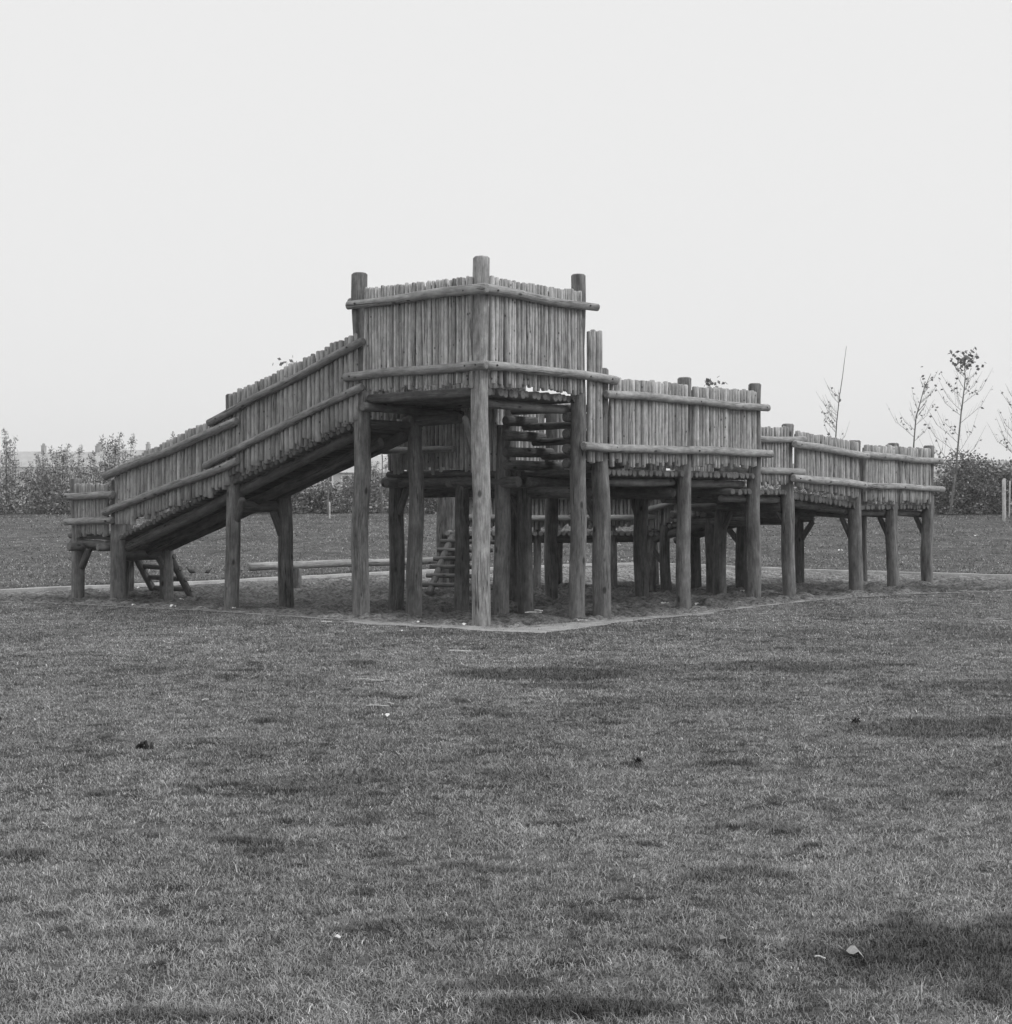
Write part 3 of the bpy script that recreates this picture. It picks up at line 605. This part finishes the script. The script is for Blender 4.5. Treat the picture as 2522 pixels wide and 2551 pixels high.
# ------------------------------------------------------------------ vegetation
lfm = NT('shrub_leaves'); lfm.color(lfm.math('MULTIPLY', lfm.attr('tone'), .21)); lfm.b.inputs['Roughness'].default_value = .6; M_SHL = lfm.m
lfd = NT('dark_shrub_leaves'); lfd.color(lfd.math('MULTIPLY', lfd.attr('tone'), .2)); M_SHD = lfd.m
def leaf(mb, p, d, l, w, tone):
    s = d.cross(Vector((random.gauss(0, 1), random.gauss(0, 1), random.gauss(0, .6)))).normalized() * (w / 2); m = p + d * l * .45
    mb.poly([p, m + s, p + d * l, m - s], tone)
def feathery(seed, h, width, dense):
    random.seed(seed); st = MB(); lf = MB()
    for k in range(int(15 * dense)):
        a = random.uniform(0, 6.28); r = random.uniform(0, width * .5); hh = h * random.uniform(.5, 1.0) * (1 - .3 * r / width)
        b = Vector((r * .45 * math.cos(a), r * .45 * math.sin(a), -.1)); t = Vector((r * math.cos(a) + random.gauss(0, .08), r * math.sin(a), hh))
        st.log(b, t, .018, .005, n=5, rings=2, wob=.03, cham=.002, lump=0, tone=1)
        for q in range(int(210 * hh / h)):
            f = 1 - random.random() ** 1.25 * .97; c = b + (t - b) * f; sp = .04 + .34 * (1 - f) ** 1.0
            c = c + Vector((random.gauss(0, sp), random.gauss(0, sp), random.gauss(0, .05)))
            d = Vector((random.gauss(0, .6), random.gauss(0, .6), random.uniform(-.4, 1))).normalized()
            leaf(lf, c, d, random.uniform(.07, .16), random.uniform(.025, .05), random.choice((.55, .8, 1, 1.3, 1.9)) * random.uniform(.8, 1.2))
    return st, lf
def bushy(seed, h, width, dense, arch=.5):
    random.seed(seed); st = MB(); lf = MB()
    for k in range(int(22 * dense)):
        a = random.uniform(0, 6.28); r = width * .55 * random.random() ** .6; hh = h * random.uniform(.45, 1.0) * (1 - .45 * (r / width))
        pts = [Vector((.12 * math.cos(a), .12 * math.sin(a), -.1))]
        for q in range(1, 5):
            f = q / 4; pts.append(Vector((r * f ** 1.3 * math.cos(a), r * f ** 1.3 * math.sin(a), hh * math.sin(f * (1.2 + arch)) / math.sin(min(1.57, 1.2 + arch)))))
        for p, q in zip(pts[:-1], pts[1:]): st.log(p, q, .014, n=4, rings=0, wob=0, cham=.002, lump=0, tone=1)
        for q in range(170):
            f = random.random() ** .8 * 3.999; i = int(f); c = pts[i] + (pts[i + 1] - pts[i]) * (f - i)
            c = c + Vector((random.gauss(0, .16), random.gauss(0, .16), random.gauss(0, .12)))
            if c.z < .02: c.z = random.uniform(.02, .3)
            d = Vector((random.gauss(0, 1), random.gauss(0, 1), random.gauss(.1, .5))).normalized()
            leaf(lf, c, d, random.uniform(.07, .15), random.uniform(.05, .09), random.choice((.45, .7, 1, 1.2, 1.8)) * random.uniform(.8, 1.2))
    return st, lf
def make_proto(kind, seed, *a):
    st, lf = (feathery if kind == 'f' else bushy)(seed, *a)
    o = bpy.data.objects.new('shrub', None)
    return st, lf
def copy_tree(root, loc, rz, sc):
    c = root.copy(); COL.objects.link(c); c.location = loc; c.rotation_euler = (0, 0, rz); c.scale = sc
    for ch in list(root.children):
        d = ch.copy(); COL.objects.link(d); d.parent = c
    return c
protos = {}
for key, kind, seed, a, lm in (('f1', 'f', 1, (3.0, 1.9, 1.5), M_SHL), ('f2', 'f', 2, (2.6, 2.0, 1.6), M_SHL), ('f3', 'f', 3, (3.6, 1.5, 1.0), M_SHL), ('b1', 'b', 4, (2.3, 2.6, 1.3), M_SHD), ('b2', 'b', 5, (2.0, 2.8, 1.3, .7), M_SHD), ('b3', 'b', 6, (1.8, 2.2, 1.2), M_SHL)):
    st, lf = (feathery if kind == 'f' else bushy)(seed, *a)
    protos[key] = (st, lf, lm)
made = {}
def shrub(key, x, y, s, label, rz=None, sz=1):
    loc = Vector((x, y, gz(x, y) - .03)); rz = random.uniform(0, 6.28) if rz is None else rz
    if key not in made:
        r = empty('shrub', loc, label, 'shrub', 'shrubs in the thicket behind the lawn'); st, lf, lm = protos[key]
        lf.build('foliage', lm, r, smooth=False); st.build('stem', [M_BARK, M_BARK], r); r.rotation_euler = (0, 0, rz); r.scale = (s, s, s * sz); made[key] = r; return r
    r = copy_tree(made[key], loc, rz, (s, s, s * sz)); r['label'] = label; return r
random.seed(99)
SH = [('f3', -23.2, 61, .9, 'feathery shrub just outside the left edge of the hedge, mostly cut off', 1), ('f3', -20.75, 60.3, .86, 'tallest feathery shrub of the thicket, at the far left edge', 1.0), ('f2', -19.6, 60.8, .95, 'bushy feathery shrub second from the left edge', .9), ('f1', -18.4, 60.2, .98, 'grey feathery shrub third from the left edge', .9),
      ('f2', -17.4, 61, .95, 'feathery shrub fourth from the left edge, behind the low end platform', .9), ('f1', -16.3, 60.4, 1.02, 'shrub whose shoots rise above the lowest end of the left ramp', 1.0), ('f2', -15.0, 61.0, .98, 'shrub behind the bottom end of the left ramp', .9), ('f2', -13.85, 60.5, .98, 'shrub with a tall leafy shoot rising behind the left ramp palings', 1.12),
      ('b3', -12.3, 60.6, .95, 'low shrub hidden behind the middle of the left ramp', .8), ('f1', -10.8, 60.4, .75, 'shrub seen just left of the ramp\'s middle support post', .8), ('b3', -9.4, 60, 1.05, 'broad leafy shrub seen right of the ramp\'s back support post', .9), ('b3', -7.9, 60.5, 1.0, 'leafy shrub in front of the pale bungalow window', .75),
      ('f2', -6.6, 60.8, .75, 'shrub seen beside the left tower post', .8), ('f1', -5.5, 60.3, .8, 'loose shrub under the ramp\'s upper end, right of the left tower post', .9), ('f2', -4.4, 60.6, .72, 'shrub between the two left rear tower posts', .9), ('b3', -3.2, 60.4, .95, 'shrub seen over the balance log, left of the small ladder', .9), ('f1', -2.0, 60.7, .7, 'shrub behind the top of the small ladder', .9),
      ('b3', -.4, 60.5, 1, 'shrub behind the tallest corner post', .9), ('b3', 1.6, 60.7, 1, 'shrub behind the right tower post', .9), ('f2', 3.6, 60.5, .7, 'shrub hidden behind the low walkway\'s left half', .9), ('b3', 5.6, 60.5, 1, 'shrub hidden behind the low walkway\'s right end', .9), ('f1', 7.6, 60.6, .65, 'shrub hidden behind the first lower platform', .9),
      ('b1', 9.6, 60.5, .85, 'dark shrub hidden behind the middle platform\'s right end', .9), ('b2', 11.8, 60.5, .8, 'dark shrub hidden behind the short third section', .8), ('b1', 14, 60.6, .8, 'dark shrub hidden behind the gently sloping section', .8), ('b2', 16.2, 60.5, .85, 'dark shrub hidden behind the last section', .85),
      ('b2', 18.0, 60.2, .95, 'low dark shrub just right of the last post', .85), ('b1', 19.2, 60.4, 1.12, 'large dark arching shrub at the foot of the leafy-topped sapling', 1.0), ('b2', 20.6, 60.6, 1.1, 'dark arching shrub behind the pale stakes at the right edge', 1.05), ('b1', 22.4, 60.4, 1.1, 'dark shrub just outside the right edge', 1)]
for k, x, y, s, lab, sz in SH: shrub(k, x, y, s, lab, sz=sz * (1.22 if x < -12 else 1.12))
# low undergrowth closing the foot of the thicket
mb = MB(); random.seed(5)
for i in range(44000):
    x = random.uniform(-36, 36); y = random.uniform(59.3, 62.0); z = gz(x, y) if i % 40 == 0 else 1.08
    hh = .5 + 1.15 * float(abs(math.sin(x * 1.3) * .3 + math.sin(x * .47 + 1) * .4) + .3)
    p = Vector((x, y, z + random.random() ** 1.2 * hh)); d = Vector((random.gauss(0, 1), random.gauss(0, 1), random.gauss(.3, .6))).normalized()
    leaf(mb, p, d, random.uniform(.1, .2), random.uniform(.05, .1), random.choice((.4, .6, .9, 1.1, 1.6)))
tag(mb.build('undergrowth', M_SHL, smooth=False), 'low tangled undergrowth along the foot of the shrubs', 'undergrowth', kind='stuff')

mlf = NT('sapling_leaves'); mlf.color(mlf.math('MULTIPLY', mlf.attr('tone'), .2)); M_SLF = mlf.m
def sapling(seed, pts, label, br, leaves, topleaf=0, lsize=.16, r0=.05, spread=1.0, bs=.25, bmax=.93):
    random.seed(seed); base = Vector(pts[0]); o = empty('sapling', base, label, 'sapling tree', 'young trees behind the lawn')
    tr = MB(); n = len(pts) - 1; V = [Vector(p) - base for p in pts]
    for i in range(n): tr.log(V[i], V[i + 1], r0 * (1 - i / n) + .008, r0 * (1 - (i + 1) / n) + .008, n=8, rings=2, wob=.01, cham=.002, lump=.03, tone=1)
    H = V[-1].z; lf = MB(); bms = []
    def along(f):
        f *= n; i = min(int(f), n - 1); return V[i] + (V[i + 1] - V[i]) * (f - i)
    tips = []
    for k in range(br):
        f = bs + (bmax - bs) * k / max(1, br - 1) + random.uniform(-.02, .02); a = random.choice((0, math.pi)) + random.gauss(0, .8); ln = spread * (1.15 - f) * H * .42 * random.uniform(.6, 1.1)
        p = along(f); q = p + Vector((math.cos(a) * ln * .55, math.sin(a) * ln * .5, ln * .45)); r = q + Vector((math.cos(a) * ln * .35, math.sin(a) * ln * .3, ln * .6))
        bm_ = MB(); bms.append(bm_); bm_.log(p, q, .009, .006, n=5, rings=1, wob=.02, cham=.001, lump=0, tone=1.4); bm_.log(q, r, .007, .003, n=5, rings=1, wob=.02, cham=.001, lump=0, tone=1.4)
        for t_ in (.2, .4, .6, .8, .95):
            b0 = p + (q - p) * t_; a2 = a + random.choice((-.8, .8)); l2 = ln * .4
            e = b0 + Vector((math.cos(a2) * l2 * .5, math.sin(a2) * l2 * .5, l2 * .8)); bm_.log(b0, e, .0045, .002, n=4, rings=0, wob=0, cham=.001, lump=0, tone=1.4); tips.append((b0, e))
        tips += [(p, q), (q, r), (q, r)]
    for k in range(leaves):
        p, q = random.choice(tips) if tips else (along(.5), along(.8)); c = p + (q - p) * random.uniform(.3, 1.0)
        d = Vector((random.gauss(0, .6), random.gauss(0, .6), random.uniform(-1, .3))).normalized(); leaf(lf, c, d, lsize * random.uniform(.7, 1.2), lsize * random.uniform(.5, .8), random.uniform(.7, 1.4))
    for k in range(topleaf):
        c = along(random.uniform(.86, 1.0)) + Vector((random.gauss(0, .2 + .002 * topleaf) + .002 * topleaf * random.random(), random.gauss(0, .25), random.gauss(.05, .18)))
        d = Vector((random.gauss(0, .6), random.gauss(0, .6), random.uniform(-1, .4))).normalized(); leaf(lf, c, d, lsize * random.uniform(1.0, 1.6), lsize * random.uniform(.8, 1.2), random.uniform(.6, 1.2))
    tr.build('trunk', [M_BARK, M_BARK], o)
    for bm_ in bms: bm_.build('branch', [M_BARK, M_BARK], o)
    if lf.v: lf.build('foliage', M_SLF, o, smooth=False)
def pp(x, z, y=58.5): return (x, y, z)
sapling(11, [pp(13.3, 1.0), pp(13.35, 4.1), pp(13.52, 5.9), pp(13.8, 7.8)], 'bare thin sapling with a kinked stem rising above the sloping walkway section', 12, 40, 0, .13, .028, .5, .3, .62)
sapling(12, [pp(16.3, 1.0), pp(16.5, 3.7), pp(16.6, 4.9), pp(16.95, 6.1), pp(17.2, 6.7)], 'small sapling with a crooked stem above the last walkway section', 14, 70, 8, .12, .034, .65, .3, .8)
sapling(13, [pp(18.0, 1.0), pp(18.2, 2.6), pp(18.45, 5.2), pp(18.6, 6.6), pp(18.55, 7.45)], 'tallest sapling with a dense leafy top and wide bare branches', 26, 150, 62, .15, .045, .8, .2)
sapling(14, [pp(20.3, 1.0, 56.5), pp(20.0, 3, 56.5), pp(20.1, 4.6, 56.5), pp(19.85, 7.2, 56.5)], 'slender sapling beside the pale stakes at the right edge', 16, 80, 2, .12, .036, .7, .3, .8)
sapling(15, [pp(-8.9, 1.0), pp(-8.95, 4.5), pp(-8.88, 7.15)], 'sapling whose leafy tip shows above the upper ramp palings', 6, 30, 36, .16, .05, .6, .4)
sapling(16, [pp(8.2, 1.0), pp(8.25, 4.0), pp(8.28, 6.5)], 'sapling whose leafy tip shows above the middle platform palings', 5, 20, 34, .16, .05, .7, .4)
sapling(17, [pp(-7.05, .95, 57), pp(-7.0, 2.6, 57), pp(-7.02, 3.6, 57)], 'thin staked sapling in front of the pale bungalow', 5, 24, 4, .1, .035, .8, .4)
sapling(18, [pp(-5.05, 1.0), pp(-5.0, 3.2), pp(-5.04, 4.3)], 'thin sapling seen in the gap beside the left tower post', 7, 40, 6, .12, .03, .9, .4)

# stakes
def stake(x, y, h, label, r=.035):
    z = gz(x, y); mb = MB(); mb.log((x, y, z - .15), (x + random.uniform(-.03, .03), y, z + h), r, n=8, rings=4, wob=.006, lump=.04, cham=.01, tone=1)
    tag(mb.build('tree_stake', [M_STAKE, M_STAKE]), label, 'stake', 'pale stakes supporting saplings')
stake(18.97, 55, 1.6, 'leftmost and nearest pale stake at the right edge', .05); stake(19.2, 55.8, 1.55, 'thin grey stake just right of the nearest pale stake', .035); stake(19.75, 57.2, 1.5, 'pale stake at the right edge beside the sapling stem', .055); stake(20.0, 57.4, 1.45, 'thinnest stake, last at the right edge', .03)
stake(-6.9, 56.5, .65, 'short leaning pale stake below the bungalow window', .03); stake(-17.25, 57.5, .75, 'short pale stake left of the end platform post', .03)

# ------------------------------------------------------------------ houses far behind
M_BRICK = simple('house_render', .55, .9, .12, 1.2); M_ROOF = simple('slate_roof', .38, .8, .15, .8); M_GLASS = simple('window_glass', .06, .2, .3, 1, .5); M_FRAME = simple('white_window_frame', .75, .6, .05, 2); M_CHIM = simple('chimney_brick', .32, .9, .2, 2)  # house colours lightened, painting in part of the distance haze
def house(x, y, w, d, eave, ridge, label, nchim=1, pots=4, wins=None, group='terraced houses beyond the thicket', wall=M_BRICK, roofm=M_ROOF, base=1.0):
    o = empty('terraced_house' if group.startswith('terr') else 'low_building', (x, y, base), label, 'house', group)
    def B(mb, name, m, par=None):
        q = mb.build(name, m, par or o, smooth=False); return q
    mb = MB(); mb.box((0, d / 2, (eave - base) / 2), w, d, eave - base); B(mb, 'wall', wall)
    # gable ends are closed by the roof solid
    e, r = eave - base, ridge - base; ov = .25; mb = MB(); a = w / 2
    A0, A1, A2 = Vector((-a, -ov, e - .03)), Vector((-a, d + ov, e - .03)), Vector((-a, d / 2, r)); B0, B1, B2 = A0 + Vector((w, 0, 0)), A1 + Vector((w, 0, 0)), A2 + Vector((w, 0, 0))
    for q in ((A0, B0, B2, A2), (B1, A1, A2, B2), (A1, A0, A2), (B0, B1, B2), (A0, A1, B1, B0)): mb.poly(q)
    rf = B(mb, 'roof', roofm)
    for k in range(nchim):
        cxp = a - .35 - k * (w - .7); mb = MB(); mb.box((cxp, d / 2, r + .35), .55, 1.6 if pots > 2 else .9, 1.5)
        mb.box((cxp, d / 2, r + 1.12), .7, 1.75 if pots > 2 else 1.0, .12)
        ch = B(mb, 'chimney', M_CHIM, rf)
        mb = MB()
        for j in range(pots): mb.log((cxp + (-.12 if j % 2 else .12), d / 2 + (j - (pots - 1) / 2) * .38, r + 1.16), (cxp + (-.12 if j % 2 else .12), d / 2 + (j - (pots - 1) / 2) * .38, r + 1.6), .13, .10, n=8, rings=0, wob=0, lump=0, cham=.02)
        B(mb, 'chimney_pots', [M_CHIM, M_CHIM], rf)
    for (wx, wz, ww, wh) in (wins or []):
        mb = MB()
        for dx, dz, sx, sz in ((0, wh / 2, ww, .1), (0, -wh / 2, ww + .2, .14), (-ww / 2, 0, .1, wh), (ww / 2, 0, .1, wh), (0, 0, .07, wh), (0, wh * .2, ww, .07)): mb.box((wx + dx, -.05, wz + dz), sx, .14, sz)
        f = B(mb, 'window', M_FRAME); mb = MB(); mb.box((wx, .0, wz), ww - .1, .06, wh - .1); B(mb, 'pane', M_GLASS, f)
W4 = [(-2.5, 5.6, 1.6, 1.5), (2.5, 5.6, 1.6, 1.5), (-2.5, 2.6, 1.9, 1.5), (2.5, 2.6, 1.9, 1.5)]
names = ['left-edge terraced house with a pale roof behind the tallest feathery shrub', 'terraced house with twin chimneys behind the left thicket', 'terraced house with many chimney pots above the end platform', 'terraced house with a large four-pot chimney left of the ramp palings', 'terraced house hidden behind the lower ramp palings', 'terraced house hidden behind the middle of the ramp', 'terraced house behind the ramp\'s upper half']
for i, nm in enumerate(names):
    house(-96 + i * 10.3, 280 + (i % 2) * 1.2, 10.3, 10, 8.3, 11.4 + (.3 if i in (2, 3) else 0), nm, 1 if i % 2 else 2, 4, W4)
house(-11.6, 110, 7.5, 7, 3.75, 5.1, 'pale bungalow with white windows seen through the gap under the left ramp', 1, 2, [(-2.2, 1.7, 1.2, 1.6), (-.3, 1.7, 1.2, 1.6), (2.2, 1.5, 1.6, 1.5)], 'low buildings beyond the thicket', wall=simple('white_render', .6, .9, .08, 1))
house(68, 215, 26, 9, 6.0, 7.7, 'long low grey-roofed building on the skyline behind the leafy-topped sapling', 0, 0, [(-6 + i * 4, 3.2, 2, 1.4) for i in range(4)], 'low buildings beyond the thicket', wall=simple('white_render_long', .65, .9, .08, 1), roofm=simple('grey_sheet_roof', .3, .8, .05, .3))
house(96, 235, 26, 9, 5.2, 7.4, 'second long low building at the right edge of the skyline', 0, 0, [(-6 + i * 4, 3.0, 2, 1.4) for i in range(4)], 'low buildings beyond the thicket', roofm=simple('grey_sheet_roof_two', .3, .8, .05, .3))
# hazy rise of land on the skyline
hx = np.linspace(-430, 430, 60); hy = np.linspace(270, 430, 12)
hm = simple('distant_fields', .10, .95, .3, .01)
hills = grid_mesh('hills', hx, hy, lambda x, y: .4 + 17 * sstep(270, 420, y) * (.55 + .35 * fbm(x * .009, y * .009, 3, 5)) * (.6 + .4 * sstep(-80, 150, x)), {}, hm); tag(hills, kind='structure')

# ------------------------------------------------------------------ litter on the ground
def scrap(kind, x, y, size, label, ang=None, soil_=False, pal=None):
    z = (float(soil_z(np.array([x]), np.array([y]))[0]) if soil_ else gz(x, y) + .012) ; mb = MB(); ang = random.uniform(0, 3.1) if ang is None else ang; s = size
    c, sn = math.cos(ang), math.sin(ang)
    def W(a, b, h): return (a * c - b * sn, a * sn + b * c, h)
    if kind in ('paper', 'leaf'):
        n = 7; g = []
        for i in range(n):
            for j in range(n):
                a = (i / (n - 1) - .5); b = (j / (n - 1) - .5)
                if kind == 'leaf': b *= max(.04, math.cos(a * 3.0)) * 1.0; h = .5 * abs(b) + .3 * a * a + .10 * math.sin(a * 9 + b * 5)
                else: h = .12 + .16 * math.sin(a * 7 + b * 4 + x) + .12 * random.random()
                mb.v.append(W(a * s, b * s * .8, max(.0, h * s)))
        for i in range(n - 1):
            for j in range(n - 1): q = i * n + j; mb.face((q, q + n, q + n + 1, q + 1), [(0, 0)] * 4, 1)
        o = mb.build('paper_scrap' if kind == 'paper' else 'fallen_leaf', pal or (M_PAPER if kind == 'paper' else M_LEAF), smooth=kind == 'leaf')
    elif kind == 'clod':
        for k in range(7): mb.log(W(random.gauss(0, .3) * s, random.gauss(0, .2) * s, -.01), W(random.gauss(0, .3) * s, random.gauss(0, .2) * s, s * random.uniform(.2, .5)), s * .12, s * .07, n=7, rings=1, wob=.004, lump=.2, cham=.004)
        o = mb.build('earth_clod', [M_CLOD, M_CLOD])
    else:
        r = (.0035 if kind == 'straw' else .007) * min(1, s / .09); pr = None
        pts = [W((i / 4 - .5) * s, .018 * s * math.sin(i * 1.7 + x), .010 + .004 * math.sin(i * 1.2)) for i in range(5)]
        for a, b in zip(pts[:-1], pts[1:]): mb.log(a, b, r, n=6, rings=0, wob=0, lump=.05, cham=.001)
        o = mb.build('straw' if kind == 'straw' else 'stick', [M_STRAW, M_STRAW])
    o.location = (x, y, z)
    tag(o, label, {'paper': 'litter', 'leaf': 'leaf', 'clod': 'clod', 'straw': 'straw', 'stick': 'stick'}[kind], 'litter and fallen bits on the ground')
random.seed(3)
scrap('leaf', 1.135, 4.74, .078, 'large pale curled leaf on the dark grass patch at lower right', R(-30))
scrap('leaf', .745, 4.9, .05, 'grey curled leaf left of the dark grass patch', R(40), pal=simple('grey_leaf', .2, .8, .2, 50))
scrap('leaf', -.572, 4.92, .035, 'small whitish leaf on the grass at lower left of centre', R(10), pal=M_STRAW)
scrap('stick', 1.02, 4.69, .035, 'tiny pale twig left of the large curled leaf', R(-5))
scrap('paper', -.83, 10.0, .055, 'pale flat scrap on the lawn below two straws', 0)
scrap('straw', -1.14, 12.0, .24, 'pale straw lying above the other two straws on the lawn', R(-12))
scrap('straw', -.93, 10.46, .17, 'long horizontal straw just above the pale scrap', R(2))
scrap('straw', -.86, 10.6, .1, 'short slanting straw right of the long horizontal one', R(-35))
scrap('stick', -.46, 14.3, .22, 'pale stick on the lawn in front of the tallest post', R(-8))
scrap('paper', -1.22, 16.8, .045, 'white scrap on the grass left of the kerb corner', 0)
scrap('paper', -.54, 18.1, .085, 'crumpled white paper on the soil left of the tallest post', 0, True)
scrap('paper', -1.12, 18.2, .06, 'flat white paper on the soil between left posts and kerb', 0, True)
scrap('paper', -1.37, 18.8, .045, 'small white scrap in front of the second tower post', 0, True)
scrap('stick', -2.25, 18.1, .14, 'short pale stick on the grass left of the left tower post foot', R(10))
scrap('stick', -1.75, 20.2, .15, 'pale stick on the soil between the left tower posts', R(4), True)
scrap('stick', .37, 19.6, .24, 'white branching stick on the soil right of the tallest post', R(20), True)
scrap('stick', .44, 19.55, .12, 'short white stick lying beside the branching stick', R(-15), True)
scrap('paper', .64, 20.5, .06, 'white crumpled scrap near the rear tower posts', 0, True)
scrap('stick', 1.02, 18.9, .17, 'thin pale stick just in front of the right tower post', R(12), True)
scrap('stick', -2.4, 20.0, .16, 'slanting pale stick left of the left tower post', R(130), True)
scrap('paper', -5.25, 23.3, .085, 'white scrap at the foot of the left ladder', 0, True)
scrap('paper', -4.85, 21.0, .09, 'white folded scrap on the grass in front of the left ladder', 0)
scrap('paper', -3.9, 20.7, .05, 'small white scrap in front of the ramp\'s middle post', 0)
scrap('paper', -6.45, 25.3, .075, 'white scrap on the soil behind the end platform posts', 0, True)
scrap('paper', -5.5, 21.3, .06, 'white flake below the second post from the left', 0)
scrap('paper', -6.9, 24.5, .06, 'white flake by the outermost left post', 0)
scrap('paper', 3.0, 22.6, .09, 'white scrap between the second and third front walkway posts', 0, True)
scrap('paper', 2.55, 23.2, .12, 'long white scrap left of the middle front walkway post', 0, True)
scrap('paper', 4.3, 26.3, .08, 'white scrap far back under the walkway', 0, True)
scrap('stick', 8.1, 25.6, .16, 'white slanting stick on the soil right of the last post', R(120), True)
scrap('straw', 6.35, 18.8, .22, 'upper of two pale straws on the grass at far right', R(-5)); scrap('straw', 6.3, 18.4, .2, 'lower of two pale straws on the grass at far right', R(-4))
scrap('straw', 7.0, 21.5, .18, 'pale straw on the grass right of the last post', R(3)); scrap('straw', 5.25, 21.4, .12, 'short pale straw below the walkway\'s last section', R(3))
scrap('paper', 9.6, 41.5, .12, 'white dot of paper on the far lawn between posts', 0); scrap('paper', 15.3, 47, .12, 'white dot of paper on the far lawn at right', 0)
scrap('straw', 2.17, 9.98, .07, 'curled white straw on the lawn right of centre', R(30)); scrap('straw', -2.25, 10.8, .09, 'upright pale straw on the left lawn', R(70))
scrap('clod', -2.2, 8.75, .10, 'black clod with a sprig on the left lawn'); scrap('clod', 2.37, 9.77, .06, 'small dark clod on the lawn at right')
scrap('clod', .76, 8.3, .06, 'dark clod in a tuft right of centre'); scrap('clod', -3.5, 9.9, .10, 'dark plant clump at the left edge')

# ------------------------------------------------------------------ hazy air
mb = MB(); mb.box((0, 0, 9.3), 900, 900, 22)
hz = mb.build('haze', bpy.data.materials.new('hazy_air'), smooth=False); tag(hz, kind='stuff')
hmn = hz.data.materials[0]; hmn.use_nodes = True; t = hmn.node_tree; t.nodes.clear()
pv = t.nodes.new('ShaderNodeVolumePrincipled'); pv.inputs['Color'].default_value = g3(.95); pv.inputs['Density'].default_value = .0009; pv.inputs['Anisotropy'].default_value = .1
ot = t.nodes.new('ShaderNodeOutputMaterial'); t.links.new(pv.outputs[0], ot.inputs['Volume'])
